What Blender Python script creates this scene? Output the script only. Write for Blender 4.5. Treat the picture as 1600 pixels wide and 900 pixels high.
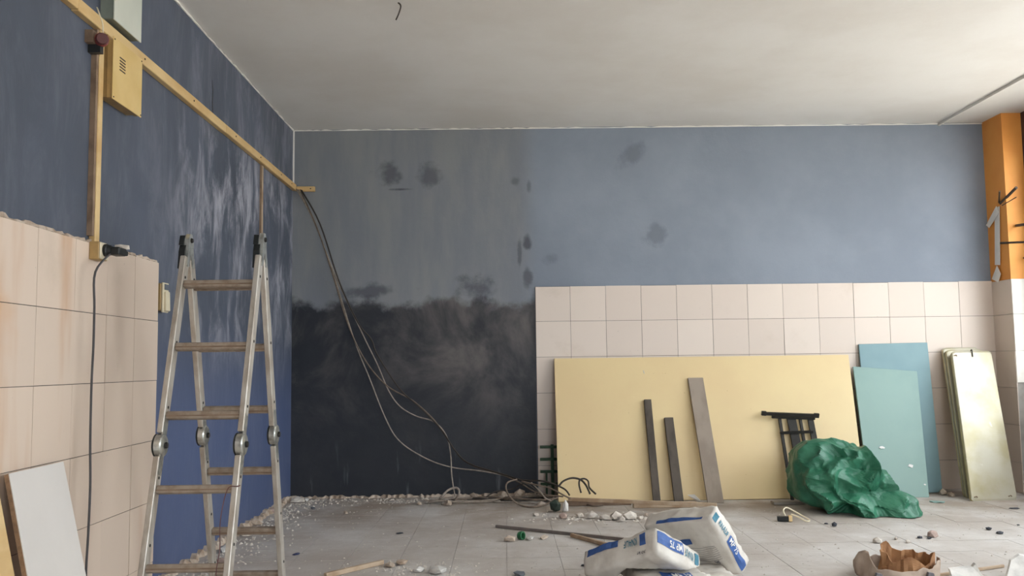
import bpy, bmesh, math, random
from mathutils import Vector, Matrix, noise
for o in list(bpy.data.objects): bpy.data.objects.remove(o)
S = bpy.context.scene; COL = S.collection
# ---------------------------------------------------------------- camera
CR = Vector((0.99988114, -0.00838349, -0.01293886)); CU = Vector((0.01218177, -0.08480484, 0.99632311))
CF = Vector((0.00944994, 0.99636231, 0.08469264)); CP = Vector((0, 0, 1.0869)); FPX = 1396.146
cd = bpy.data.cameras.new('camera'); cam = bpy.data.objects.new('camera', cd); COL.objects.link(cam)
cd.sensor_width = 36; cd.lens = FPX*36/1600; cd.clip_start = .05; cd.clip_end = 200
M = Matrix((CR, CU, -CF)).transposed().to_4x4(); M.translation = CP; cam.matrix_world = M
S.camera = cam
# ---------------------------------------------------------------- world, exposure
w = bpy.data.worlds.new('sky'); S.world = w; w.use_nodes = True
bg = w.node_tree.nodes['Background']; bg.inputs[0].default_value = (.88, .95, 1, 1); bg.inputs[1].default_value = 6.0
S.view_settings.view_transform = 'Standard'; S.view_settings.look = 'None'
S.view_settings.exposure = 0.42; S.view_settings.gamma = 1; S.view_settings.use_curve_mapping = False
WX, WR, BY, FY, CZ = -1.787, 4.31, 7.538, -2.6, 3.111     # left wall, right wall, back wall, front wall, ceiling
sn = bpy.data.lights.new('sun', 'SUN'); sn.energy = 34; sn.angle = .02; sn.color = (1, .98, .95); so = bpy.data.objects.new('sun', sn); COL.objects.link(so)
so.rotation_euler = Vector((.55, -.45, -.95)).to_track_quat('-Z', 'Y').to_euler()      # sun stands behind the building, the street in front is lit
def portal(name, loc, rot, sx, sy):
    l = bpy.data.lights.new(name, 'AREA'); l.shape = 'RECTANGLE'; l.size = sx; l.size_y = sy; l.cycles.is_portal = True
    o = bpy.data.objects.new(name, l); COL.objects.link(o); o.location = loc; o.rotation_euler = rot
portal('window_daylight', (WR+.21, 3.65, 1.85), (0, math.pi/2, 0), 2.0, 6.9)
portal('shopfront_daylight', (2.35, FY-.21, 1.55), (math.pi/2, 0, 0), 3.3, 2.7)
# ---------------------------------------------------------------- helpers
def ray(x, y): return CF + CR*((x-800)/FPX) - CU*((y-450)/FPX)
def fl(x, y, z=0.): d = ray(x, y); return CP + d*((z-CP.z)/d.z)      # point of the floor
def dy(x, y, Y=BY): d = ray(x, y); return CP + d*(Y/d.y)             # point at a depth
def dx(x, y, X=WX): d = ray(x, y); return CP + d*(X/d.x)             # point on a plane beside the left wall
def hx(h): return tuple((((int(h[i:i+2], 16)/255)+.055)/1.055)**2.4 if int(h[i:i+2], 16) > 10 else int(h[i:i+2], 16)/255/12.92 for i in (0, 2, 4))+(1,)
class NT:
    def __init__(s, name, rough=.7, metal=0, spec=.5):
        s.m = bpy.data.materials.new(name); s.m.use_nodes = True; s.t = s.m.node_tree; s.b = s.t.nodes['Principled BSDF']
        s.b.inputs['Roughness'].default_value = rough; s.b.inputs['Metallic'].default_value = metal
        s.b.inputs['Specular IOR Level'].default_value = spec
        s.pos = s.n('ShaderNodeNewGeometry').outputs['Position']
    def n(s, k): return s.t.nodes.new(k)
    def put(s, sock, v):
        if isinstance(v, bpy.types.NodeSocket): s.t.links.new(v, sock)
        elif v is not None: sock.default_value = v
    def vec(s, sc, off=(0, 0, 0)):
        a = s.n('ShaderNodeMapping'); s.put(a.inputs[0], s.pos); a.inputs['Scale'].default_value = sc; a.inputs['Location'].default_value = off
        return a.outputs[0]
    def noise(s, scale, detail=4, v=None, rough=.55, dist=0):
        a = s.n('ShaderNodeTexNoise'); s.put(a.inputs['Vector'], v or s.pos); a.inputs['Scale'].default_value = scale
        a.inputs['Detail'].default_value = detail; a.inputs['Roughness'].default_value = rough; a.inputs['Distortion'].default_value = dist
        return a.outputs[0]
    def m2(s, op, a, b=None, c=None):
        k = s.n('ShaderNodeMath'); k.operation = op
        for i, v in enumerate((a, b, c)): s.put(k.inputs[i], v) if v is not None else None
        return k.outputs[0]
    def rng(s, v, a, b, c=0., d=1.):
        k = s.n('ShaderNodeMapRange'); k.interpolation_type = 'SMOOTHSTEP'
        for i, q in enumerate((v, a, b, c, d)): s.put(k.inputs[i], q)
        return k.outputs[0]
    def mix(s, f, a, b):
        k = s.n('ShaderNodeMix'); k.data_type = 'RGBA'; s.put(k.inputs[0], f); s.put(k.inputs[6], a); s.put(k.inputs[7], b); return k.outputs[2]
    def xyz(s):
        k = s.n('ShaderNodeSeparateXYZ'); s.put(k.inputs[0], s.pos); return k.outputs
    def rand(s): return s.n('ShaderNodeObjectInfo').outputs['Random']
    def col(s, c): s.put(s.b.inputs['Base Color'], c); return s
    def bump(s, h, st=.3, d=.01):
        k = s.n('ShaderNodeBump'); k.inputs['Strength'].default_value = st; k.inputs['Distance'].default_value = d; s.put(k.inputs['Height'], h)
        s.put(s.b.inputs['Normal'], k.outputs[0]); return s
def simple(name, h, rough=.7, metal=0, var=.25, sc=12, bump=.0, dark=None, stretch=(1, 1, 1)):
    t = NT(name, rough, metal); c = hx(h); d = hx(dark) if dark else tuple(q*(1-var) for q in c[:3])+(1,)
    f = t.noise(sc, 5, t.vec(stretch)); t.col(t.mix(t.rng(f, .38, .68), c, d))
    if bump: t.bump(f, bump)
    return t.m
def link(name, me, mat, parent=None, root=None, smooth=False, loc=None):
    if mat: me.materials.clear(); me.materials.append(mat)
    if smooth:
        for p in me.polygons: p.use_smooth = True
    o = bpy.data.objects.new(name, me); COL.objects.link(o)
    if parent: o.parent = parent
    return o
def origin(o): # world location of a part chain
    v = Vector((0, 0, 0))
    while o: v = v + o.location; o = o.parent
    return v
def mesh(name, vs, fs, mat, parent=None, smooth=False):
    """vs in world space; a top-level thing gets its origin at its base"""
    vs = [Vector(v) for v in vs]
    if parent: off = origin(parent)
    else:
        off = Vector((sum(v.x for v in vs)/len(vs), sum(v.y for v in vs)/len(vs), min(v.z for v in vs)))
    me = bpy.data.meshes.new(name); me.from_pydata([v-off for v in vs], [], fs); me.validate(); me.update()
    bm = bmesh.new(); bm.from_mesh(me); bmesh.ops.recalc_face_normals(bm, faces=bm.faces); bm.to_mesh(me); bm.free()
    o = link(name, me, mat, parent, smooth=smooth)
    if not parent: o.location = off
    return o
def thing(name, loc, label, cat, group=None):
    o = bpy.data.objects.new(name, None); COL.objects.link(o); o.location = loc; o.empty_display_size = .05
    return tag(o, label, cat, group)
def tag(o, label, cat, group=None, kind=None):
    o['label'] = label; o['category'] = cat
    if group: o['group'] = group
    if kind: o['kind'] = kind
    return o
def struct(o): o['kind'] = 'structure'; return o
QF = [(0, 1, 3, 2), (4, 6, 7, 5), (0, 4, 5, 1), (2, 3, 7, 6), (0, 2, 6, 4), (1, 5, 7, 3)]
def boxv(a, b): return [(x, y, z) for x in (a[0], b[0]) for y in (a[1], b[1]) for z in (a[2], b[2])], QF
def slab(P0, A, B, C):   # parallelepiped from a corner and three edges
    P0, A, B, C = map(Vector, (P0, A, B, C))
    return [P0+A*i+B*j+C*k for i in (0, 1) for j in (0, 1) for k in (0, 1)], QF
def join(*parts):
    vs, fs = [], []
    for v, f in parts:
        n = len(vs); vs += [Vector(q) for q in v]; fs += [tuple(i+n for i in q) for q in f]
    return vs, fs
def bev(o, wd=.003, seg=1):
    m = o.modifiers.new('bevel', 'BEVEL'); m.width = wd; m.segments = seg; m.limit_method = 'ANGLE'; return o
def smoothpath(pts, n=6):
    P = [Vector(p) for p in pts]; out = []
    for i in range(len(P)-1):
        a, b, c, d = P[max(i-1, 0)], P[i], P[i+1], P[min(i+2, len(P)-1)]
        for k in range(n):
            t = k/n; out.append(.5*((2*b)+(c-a)*t+(2*a-5*b+4*c-d)*t*t+(3*b-a-3*c+d)*t**3))
    return out+[P[-1]]
def tube(pts, r, seg=6, rad=None):
    P = [Vector(p) for p in pts]; vs, fs = [], []; up = Vector((.3, .2, 1)).normalized()
    for i, p in enumerate(P):
        t = (P[min(i+1, len(P)-1)]-P[max(i-1, 0)]).normalized()
        a = t.cross(up); a = a.normalized() if a.length > 1e-4 else t.orthogonal().normalized(); b = t.cross(a); up = -b if (-b).dot(up) > 0 else b
        rr = rad[i] if rad else r
        vs += [p+(a*math.cos(2*math.pi*k/seg)+b*math.sin(2*math.pi*k/seg))*rr for k in range(seg)]
    for i in range(len(P)-1):
        for k in range(seg): fs.append((i*seg+k, i*seg+(k+1) % seg, (i+1)*seg+(k+1) % seg, (i+1)*seg+k))
    fs += [tuple(range(seg)), tuple(range((len(P)-1)*seg, len(P)*seg))]
    return vs, fs
def bar(a, b, wv, hv):   # straight bar from a to b, cross-section half vectors wv, hv
    a, b, wv, hv = map(Vector, (a, b, wv, hv)); return slab(a-wv-hv, b-a, wv*2, hv*2)
def prism(outline, vec):  # outline: list of 3-D points, extruded
    n = len(outline); P = [Vector(p) for p in outline]; Q = [p+Vector(vec) for p in P]
    return P+Q, [tuple(range(n)), tuple(range(2*n-1, n-1, -1))]+[(i, (i+1) % n, n+(i+1) % n, n+i) for i in range(n)]
R = random.Random(7)
def rock(c, sx, sy, sz, seed, z0=0.):
    bm = bmesh.new(); bmesh.ops.create_icosphere(bm, subdivisions=1, radius=1); rr = random.Random(seed); vs = []; th = rr.random()*6
    for v in bm.verts:
        k = .72+.5*rr.random(); p = Vector((v.co.x*sx*k, v.co.y*sy*k, v.co.z*sz*k))
        p = Vector((p.x*math.cos(th)-p.y*math.sin(th), p.x*math.sin(th)+p.y*math.cos(th), max(p.z, -sz*.6)+sz*.6))
        vs.append(p+Vector((c[0], c[1], z0+.001)))
    fs = [tuple(v.index for v in f.verts) for f in bm.faces]; bm.free(); return vs, fs
# ---------------------------------------------------------------- materials
t = NT('back_paint', .62)
X, Y, Z = t.xyz(); n1 = t.noise(1.1, 6, rough=.6); n2 = t.noise(5, 6, rough=.65); nv = t.noise(2.2, 5, t.vec((2.5, 1, .6)), .6); n3 = t.noise(14, 4)
cr = t.mix(t.rng(n1, .35, .7), hx('79818e'), hx('858d99')); cl = t.mix(t.rng(nv, .3, .7), hx('757981'), hx('818386'))
xw = t.m2('ADD', X, t.m2('MULTIPLY', t.m2('SUBTRACT', n2, .5), .05))
up = t.mix(t.rng(xw, .12, .32), cl, cr)
def spot(cx, cz, rx, rz, wob=.5):
    a = t.m2('POWER', t.m2('DIVIDE', t.m2('SUBTRACT', X, cx), rx), 2.); b = t.m2('POWER', t.m2('DIVIDE', t.m2('SUBTRACT', Z, cz), rz), 2.)
    d = t.m2('ADD', t.m2('SQRT', t.m2('ADD', a, b)), t.m2('MULTIPLY', t.m2('SUBTRACT', n2, .5), 3.2)); return t.rng(d, 1.15, .25, 0., wob)
sp = None
for px, py, rx, rz, k in ((607, 272, .13, .11, .75), (672, 272, .11, .12, .65), (627, 296, .12, .015, .9), (985, 243, .14, .12, .4), (1022, 368, .1, .12, .4), (824, 380, .035, .07, .85),
                          (824, 430, .05, .12, .7), (805, 283, .05, .04, .5), (745, 448, .2, .11, .75), (575, 455, .3, .06, .75), (860, 405, .08, .05, .3), (826, 290, .02, .06, .5), (812, 400, .02, .16, .6)):
    q = dy(px, py); v = spot(q.x, q.z, rx, rz, k); sp = v if sp is None else t.m2('MAXIMUM', sp, v)
up = t.mix(sp, up, hx('42454f'))
nav = t.mix(t.rng(t.noise(1.7, 6, t.vec((1, 1, .8)), .6), .3, .75), hx('1b2029'), hx('25282f'))
sm = t.m2('MULTIPLY', t.rng(t.noise(1.5, 7, rough=.62, dist=.4), .42, .72), t.rng(Z, .35, 1.3, .1, 1.))
nav = t.mix(sm, nav, hx('6a6462'))
zz = t.m2('ADD', Z, t.m2('MULTIPLY', t.m2('SUBTRACT', n2, .5), .32))
dk = t.m2('MULTIPLY', t.rng(zz, 1.66, 1.56), t.rng(X, .275, .255))
c = t.mix(dk, up, nav)
stk = t.m2('MULTIPLY', t.m2('MULTIPLY', t.rng(Z, .5, .3), t.rng(t.noise(3, 4, t.vec((4, 1, .5))), .62, .75)), .35)
t.col(t.mix(stk, c, hx('8b8d92'))).bump(t.m2('ADD', n2, t.m2('MULTIPLY', n3, .4)), .35, .012); M_back = t.m
t = NT('left_paint', .62); X, Y, Z = t.xyz()
n1 = t.noise(1.2, 5, t.vec((1, 1, .6))); st = t.noise(2.6, 8, t.vec((1, 1.5, .62)), .68, .6); fine = t.noise(11, 5, t.vec((1, 2, .7)), .6)
base = t.mix(t.rng(n1, .3, .7), hx('454b57'), hx('525968'))
base = t.mix(t.rng(Z, 1.5, .6), base, hx('4d5a7c'))
msk = t.m2('MULTIPLY', t.rng(st, .42, .64), t.m2('MULTIPLY', t.rng(Y, 4.4, 5.6, .12, .85), t.rng(Z, .9, 1.7, .1, 1.)))
msk = t.m2('MULTIPLY', msk, t.rng(Z, 2.75, 2.3, .4, 1.)); msk = t.m2('MULTIPLY', msk, t.rng(fine, .25, .6, .35, 1.))
t.col(t.mix(msk, base, hx('a6a6b0'))).bump(t.m2('ADD', st, fine), .3, .008); M_left = t.m
def tilemat(name, a, b, rust=0):
    t = NT(name, .38); X, Y, Z = t.xyz()
    c = t.mix(t.rand(), hx(a), hx(b)); f = t.noise(2.5, 6, rough=.65)
    c = t.mix(t.rng(f, .55, .8, 0., .35), c, hx('b9a793'))
    if rust:
        v = t.noise(2.1, 4, t.vec((1, 1.9, .3))); c = t.mix(t.rng(v, .5, .72, 0., .8), c, hx('bf946e'))
        v = t.noise(1.3, 4, t.vec((1, 1, 1), (3, 0, 2))); c = t.mix(t.m2('MULTIPLY', t.rng(v, .52, .7, 0., .6), t.rng(Y, 3.9, 3.2)), c, hx('c98f50'))
    d = t.noise(60, 2); c = t.mix(t.rng(d, .74, .8, 0., .5), c, hx('7c7068')); t.col(c); return t.m
M_tile = tilemat('cream_tile', 'd8c9bc', 'd0c0b3'); M_tileL = tilemat('stained_cream_tile', 'd8c4b2', 'd2bfae', 1); M_tileW = tilemat('pale_tile', 'e6e0d6', 'ded8cd')
M_grout = simple('grout', '5f564f', .9)
t = NT('ceiling_paint', .85); f = t.noise(.9, 6, rough=.6); g = t.noise(7, 6, rough=.65)
c = t.mix(t.rng(f, .35, .7), hx('e8e5e0'), hx('ded9d2')); t.col(t.mix(t.rng(g, .6, .8, 0., .3), c, hx('efece6'))).bump(g, .2, .01); M_ceil = t.m
t = NT('dusty_floor', .8); f = t.noise(1.4, 7, rough=.65); g = t.noise(9, 6, rough=.7); h = t.noise(45, 3)
c = t.mix(t.rng(f, .35, .68), hx('b9b1aa'), hx('cdc8c3')); c = t.mix(t.rng(g, .55, .78, 0., .55), c, hx('e2dfdc')); c = t.mix(t.rng(g, .42, .25, 0., .4), c, hx('837a73'))
X, Y, Z = t.xyz(); dm = t.m2('MULTIPLY', t.rng(t.noise(1.9, 6, t.vec((1, 1, 1), (5, 2, 0)), .65), .36, .62), t.rng(Y, 5.6, 7.2, .25, .8)); c = t.mix(dm, c, hx('94826f'))
t.col(t.mix(t.rng(h, .66, .74, 0., .6), c, hx('655c55'))).bump(t.m2('ADD', g, h), .35, .006); M_floor = t.m
M_joint = simple('floor_joint', 'b5aea7', .9, sc=3, dark='857d76')
M_orange = simple('orange_paint', 'e99f4c', .6, sc=3, dark='e29545'); M_plaster = simple('grey_plaster', 'a8a29a', .9, sc=6, bump=.3); M_maroon = simple('maroon_paint', '4a3036', .5)
M_white = simple('white_plaster_chunk', 'd8d0c6', .9, sc=20, bump=.4, dark='b8aca0'); M_mortar = simple('broken_mortar', 'c4b4a4', .95, sc=15, bump=.5, dark='9c8875')
M_pine = simple('pine_batten', 'd6b986', .55, sc=6, stretch=(1, .3, 1), dark='c6a26c'); M_pine2 = simple('raw_pine', 'b9a48c', .8, sc=8, dark='a08468'); M_oldwood = simple('brown_wood', '8a735f', .8, sc=10, dark='6f5a49')
M_yel = simple('yellow_enamel', 'dabd80', .35, sc=4, dark='d0b070'); M_greybox = simple('grey_white_enamel', 'c9cbbe', .4, sc=3, dark='bfc2b6')
M_black = simple('black_plastic', '1d2020', .5); M_dred = simple('dark_red_plastic', '5c2a28', .45); M_cream = simple('cream_plastic', 'd9cdb0', .4, var=.1)
M_brownbox = simple('ochre_plastic', 'b0905c', .5); M_cord = simple('grey_cable', '4c4a4b', .6); M_wire = simple('dusty_cable', '7a6a5c', .8, var=.35, sc=30); M_wire2 = simple('pale_cable', 'a3968a', .8, var=.3, sc=30); M_wire3 = simple('dark_cable', '3a322c', .7)
M_alu = simple('aluminium', 'c4beb4', .42, .45, sc=20, dark='a79c8f', stretch=(1, 1, .3)); M_aludirt = simple('dusty_aluminium_rung', 'a19384', .6, .3, sc=25, dark='8b7a6a'); M_hinge = simple('steel_hinge', 'c9cac4', .32, .8, sc=30, dark='9b9b96')
t = NT('yellow_board', .4); f = t.noise(1.3, 5); c = t.mix(t.rng(f, .35, .7), hx('dcc294'), hx('e2cb9a')); h = t.noise(38, 2); t.col(t.mix(t.rng(h, .74, .8, 0., .5), c, hx('a98c60'))); M_yboard = t.m
M_teal = simple('teal_board', '86a199', .5, sc=2, dark='7f9b94'); M_teal2 = simple('blue_teal_board', '7c9a9f', .5, sc=2, dark='739298'); M_chip = simple('chipboard_edge', '9c7d62', .9, sc=60, bump=.4); M_wboard = simple('white_laminate', 'd6d0ca', .45, sc=2, var=.07); M_shadowwood = simple('dark_edge', '4d3f35', .8)
M_dbat = simple('dark_batten', '5a5148', .8, sc=12, stretch=(1, 1, .2), dark='443c35'); M_plank = simple('grey_plank', '9a8c7e', .75, sc=9, stretch=(1, 1, .2), dark='8a7c6f')
M_iron = simple('black_iron', '33302c', .6, .4, sc=25); M_giron = simple('green_iron', '2c4a2e', .6, sc=20)
t = NT('lid_enamel', .3, .15); f = t.noise(3, 5); c = t.mix(t.rng(f, .4, .7), hx('bdb7a4'), hx('aea380')); t.col(t.mix(t.rng(t.noise(9, 5, rough=.7), .64, .72, 0., .7), c, hx('d0ccbf'))).bump(t.noise(3.0, 1), .35, .03); M_lid = t.m
M_lidedge = simple('lid_rim', 'cbb98a', .4, .2)
t = NT('green_tarp', .42); f = t.noise(6, 6, rough=.65); g = t.noise(30, 4); t.col(t.mix(t.rng(f, .35, .7), hx('27644b'), hx('347659'))).bump(t.m2('ADD', f, t.m2('MULTIPLY', g, .3)), .5, .02); M_tarp = t.m
t = NT('bag_paper', .7); f = t.noise(9, 5); t.col(t.mix(t.rng(f, .4, .7), hx('d9d3ca'), hx('c6beb4'))).bump(t.noise(22, 5), .35, .008); M_bag = t.m
M_blue = simple('blue_print', '3c5f9e', .65, sc=30, var=.2); M_tealprint = simple('teal_blue_print', '3f7d93', .65, sc=30, var=.2); M_wprint = simple('white_print', 'e2e0dc', .65, var=.05); M_greyprint = simple('grey_print', '6f6c70', .7); M_fine = simple('faint_print', 'a49d97', .7)
M_kraft = simple('kraft_inside', 'a87c55', .8, sc=9, bump=.3, dark='8a6040'); M_kraftout = simple('dusty_paper', 'b3a191', .85, sc=9, bump=.3, dark='9c8878')
M_stone = simple('pinkish_stone', 'b9a297', .9, sc=20, bump=.3); M_darkbit = simple('dark_scrap', '3f4148', .8); M_bluecap = simple('navy_cap', '2f3658', .5); M_green = simple('green_plastic', '2e6b45', .4); M_gyp = simple('pale_gypsum', 'dcd8d2', .9, sc=15, bump=.4)
M_paper = simple('white_paper', 'e4dfd8', .8, var=.06); M_rod = simple('rusty_rod', '5a4c40', .7, .2); M_pave = simple('pavement', 'a5a29c', .9, sc=2)
g = NT('window_glass', .02); nt = g.t; tr = g.n('ShaderNodeBsdfTransparent'); gl = g.n('ShaderNodeBsdfGlossy'); gl.inputs['Roughness'].default_value = .02; mx = g.n('ShaderNodeMixShader')
mx.inputs[0].default_value = .06; nt.links.new(tr.outputs[0], mx.inputs[1]); nt.links.new(gl.outputs[0], mx.inputs[2]); nt.links.new(mx.outputs[0], nt.nodes['Material Output'].inputs[0]); M_glass = g.m
# ---------------------------------------------------------------- room shell
floor = struct(mesh('floor', *boxv((WX-.2, FY-.2, -.2), (WR+.2, BY+.2, -.006)), M_joint))
top = struct(mesh('floor_near', *boxv((WX, FY, -.006), (WR, 4.338, 0)), M_floor)) if False else None
struct(mesh('ceiling', *boxv((WX-.2, FY-.2, CZ), (WR+.2, BY+.2, CZ+.2)), M_ceil))
wl = struct(mesh('wall_left', *boxv((WX-.2, FY-.2, 0), (WX, BY+.2, CZ)), M_left))
wb = struct(mesh('wall_back', *boxv((WX, BY, 0), (WR+.2, BY+.2, CZ)), M_back))
wr = struct(mesh('wall_right', *join(boxv((WR, FY, 0), (WR+.2, .2, CZ)), boxv((WR, 7.1, 0), (WR+.2, BY, CZ)), boxv((WR, .2, 2.85), (WR+.2, 7.1, CZ)), boxv((WR, .2, 0), (WR+.2, 7.1, .85))), M_maroon))
wf = struct(mesh('wall_front', *join(boxv((WX, FY-.2, 0), (.7, FY, CZ)), boxv((4.0, FY-.2, 0), (WR+.2, FY, CZ)), boxv((.7, FY-.2, 2.9), (4.0, FY, CZ)), boxv((.7, FY-.2, 0), (4.0, FY, .2))), M_ceil))
struct(mesh('ground_outside', *boxv((-25, -25, -.4), (30, 25, -.21)), M_pave))
def window(name, a, b, n, axis):
    r = struct(bpy.data.objects.new(name, None)); COL.objects.link(r); r.location = a
    lo, hi = Vector(a), Vector(b); d = hi-lo; ln = d.x if axis == 0 else d.y
    def seg(s0, s1, z0, z1, th):
        if axis == 0: return boxv((lo.x+s0, lo.y-th, z0), (lo.x+s1, lo.y+th, z1))
        return boxv((lo.x-th, lo.y+s0, z0), (lo.x+th, lo.y+s1, z1))
    fr = mesh('window_frame', *join(seg(0, ln, lo.z, lo.z+.07, .04), seg(0, ln, hi.z-.07, hi.z, .04), seg(0, .06, lo.z+.07, hi.z-.07, .04), seg(ln-.06, ln, lo.z+.07, hi.z-.07, .04)), M_maroon, r)
    for i in range(1, n): mesh('mullion', *seg(ln*i/n-.03, ln*i/n+.03, lo.z+.07, hi.z-.07, .035), M_maroon, fr)
    for i in range(n): mesh('pane', *seg(ln*i/n+.03, ln*(i+1)/n-.03, lo.z+.07, hi.z-.07, .004), M_glass, fr)
window('window_1', (WR+.1, .2, .85), (WR+.1, 7.1, 2.85), 5, 1)
window('window_2', (.7, FY-.1, .2), (4.0, FY-.1, 2.9), 3, 0)
# floor tiles: 30 cm, nearest rows in view are objects, the rest of the floor is one part
FT = bpy.data.meshes.new('floor_tile'); v, f = boxv((.0012, .0012, -.02), (.2988, .2988, 0)); FT.from_pydata(v, [], f); FT.materials.append(M_floor)
nx = 21; y0 = 4.538
for i in range(nx):
    for j in range(10):
        o = bpy.data.objects.new('floor_tile', FT); COL.objects.link(o); o.parent = floor
        o.location = Vector((WX-.013+.3*i if i else WX, y0+.3*j, R.uniform(-.0012, .0002)))-floor.location
        if i == 0: o.scale.x = .96
        if i == nx-1: o.scale.x = .3
rest = mesh('floor_tile_field', *join(boxv((WX, FY, -.02), (WR, y0-.002, 0))), M_floor, floor)
# wall tiles
def wtile(parent, P0, A, B, n, mat, gap=.003, th=.012):
    """one tile: corner, edge vectors, outward normal"""
    P0, A, B, n = map(Vector, (P0, A, B, n)); a, b = A.normalized()*gap/2, B.normalized()*gap/2
    k = th+R.uniform(-.0012, .0012); s = R.uniform(-.0012, .0012)
    v, f = slab(P0+a+b, A-2*a, B-2*b, n*k); v[1] = v[1]+n*s; v[5] = v[5]+n*s
    return mesh('wall_tile', v, f, mat, parent)
gx0, gz0 = .5617, 1.4406            # first vertical joint and first row joint on the back wall
g = mesh('tile_bed', *boxv((.268, BY-.011, .0), (4.152, BY, 1.735)), M_grout, wb)
xs = [.268]+[gx0+.3*i for i in range(12)]+[4.15]; zs = [1.738, gz0]+[gz0-.3*i for i in range(1, 5)]+[0]
for i in range(len(xs)-1):
    for j in range(len(zs)-1):
        wtile(wb, (xs[i], BY-.011, zs[j+1]), (xs[i+1]-xs[i], 0, 0), (0, 0, zs[j]-zs[j+1]-(R.uniform(0, .004) if j == 0 else 0)), (0, -1, 0), M_tile, th=.004)
ly0, lz0 = 3.3847, 1.3273
mesh('tile_bed', *boxv((WX, 1.58, 0), (WX+.016, 4.57, 1.62)), M_grout, wl)
ys = [1.5847+.3*i for i in range(10)]+[4.576]; zs = [1.628, lz0]+[lz0-.3*i for i in range(1, 5)]+[0]
for i in range(len(ys)-1):
    for j in range(len(zs)-1): wtile(wl, (WX+.016, ys[i], zs[j+1]), (0, ys[i+1]-ys[i], 0), (0, 0, zs[j]-zs[j+1]), (1, 0, 0), M_tileL, th=.004)
# ragged mortar on the top edge of the left tiles
def ridge(pts, wv, h, seed, n=60):
    rr = random.Random(seed); vs, fs = [], []; P = [Vector(p) for p in pts]; W = Vector(wv)
    for k in range(n+1):
        s = k/n*(len(P)-1); i = min(int(s), len(P)-2); p = P[i].lerp(P[i+1], s-i); a = .35+.9*rr.random(); hh = h*(.35+.9*rr.random())
        vs += [p, p+W*a, p+W*a*.75+Vector((0, 0, hh)), p+Vector((0, 0, hh))]
    for k in range(n):
        for q in range(4): fs.append((4*k+q, 4*k+(q+1) % 4, 4*k+4+(q+1) % 4, 4*k+4+q))
    return vs, fs+[(0, 1, 2, 3), (4*n, 4*n+3, 4*n+2, 4*n+1)]
mesh('mortar_edge', *ridge([(WX, 2.0, 1.628), (WX, 4.57, 1.628)], (.02, 0, 0), .016, 3, 90), M_mortar, wl)
struct(mesh('trim_1', *ridge([(WX, BY-.002, 0), (.25, BY-.002, 0)], (0, -.05, 0), .02, 5, 90), M_mortar))
struct(mesh('trim_2', *ridge([(WX, 4.6, 0), (WX, BY-.1, 0)], (.05, 0, 0), .035, 9, 110), M_mortar))
struct(mesh('trim_3', *ridge([(WX, BY, CZ-.012), (.25, BY, CZ-.012), (WR-.16, BY, CZ-.012)], (0, -.008, 0), .010, 11, 120), M_ceil))
struct(mesh('trim_4', *ridge([(WX, 3.0, CZ-.014), (WX, BY, CZ-.014)], (.01, 0, 0), .012, 13, 90), M_ceil))
struct(mesh('trim_5', *boxv((WX, BY-.006, 2.62), (WX+.012, BY, CZ-.01)), M_ceil))
# column in the right corner
KX, KY = 4.152, 7.242
k = struct(mesh('wall_column', *boxv((KX, KY, 0), (WR, BY, CZ)), M_plaster))
mesh('orange_paint_coat', *join(boxv((KX-.004, KY-.004, 1.727), (WR, KY, CZ)), boxv((KX-.004, KY, 1.727), (KX, BY, CZ))), M_orange, k)
for z1, z0 in ((1.727, 1.441), (1.441, 1.141), (1.141, .841), (.841, .541), (.541, .241), (.241, 0)):
    wtile(k, (KX-.002, KY-.008, z0), (0, BY-KY-.006, 0), (0, 0, z1-z0), (-1, 0, 0), M_tile, th=.006)
    if z0 > .8: wtile(k, (KX-.006, KY, z0 if z0 > .85 else .884), (WR-KX, 0, 0), (0, 0, z1-(z0 if z0 > .85 else .884)), (0, -1, 0), M_tileW, th=.012)
# ceiling fin
struct(mesh('trim_6', *boxv((3.765, 1.0, CZ-.022), (3.785, BY, CZ)), M_ceil))
# ---------------------------------------------------------------- left wall fittings
tr = thing('wooden_rail', (WX, 5, 2.58), 'long pine rail running the length of the blue left wall', 'rail')
cut = [1.2, 3.62, 5.6, 7.53]
for i in range(3):
    bev(mesh('rail_length', *boxv((WX, cut[i]+.002, 2.578+R.uniform(-.003, .003)), (WX+.034, cut[i+1]-.002, 2.632)), M_pine, tr))
for yy in (3.3, 4.3, 5.0, 5.8, 6.4, 7.0, 7.35): mesh('nail', *boxv((WX+.034, yy, 2.602), (WX+.037, yy+.008, 2.61)), M_iron, tr)
def batten(name, a, b, mat, label): o = bev(mesh(name, *boxv(a, b), mat)); return tag(o, label, 'batten')
o = thing('cable_batten', (WX, 3.86, 1.63), 'vertical pine batten above the socket, below the yellow box', 'batten')
bev(mesh('batten_board', *boxv((WX, 3.835, 1.635), (WX+.03, 3.875, 2.576)), M_pine, o)); mesh('side_strip', *boxv((WX, 3.815, 1.66), (WX+.024, 3.834, 2.57)), M_oldwood, o)
o = thing('cable_batten', (WX, 6.53, 2.03), 'thin vertical wooden strip on the blue wall behind the ladder top', 'batten')
mesh('batten_board', *boxv((WX, 6.51, 1.85), (WX+.014, 6.545, 2.576)), M_oldwood, o); mesh('side_strip', *boxv((WX+.014, 6.516, 1.85), (WX+.02, 6.535, 2.57)), M_pine2, o)
q0, q1 = dy(464, 292, BY-.02), dy(492, 299, BY-.02)
o = thing('wood_offcut', (q0.x, BY, 2.58), 'short pine offcut fixed in the corner at the rail end', 'batten')
bev(mesh('offcut_board', *boxv((WX+.036, BY-.03, q1.z), (q1.x, BY, q1.z+.042)), M_pine, o)); mesh('nail', *boxv((q1.x-.04, BY-.034, q1.z+.018), (q1.x-.03, BY-.03, q1.z+.026)), M_iron, o)
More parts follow.
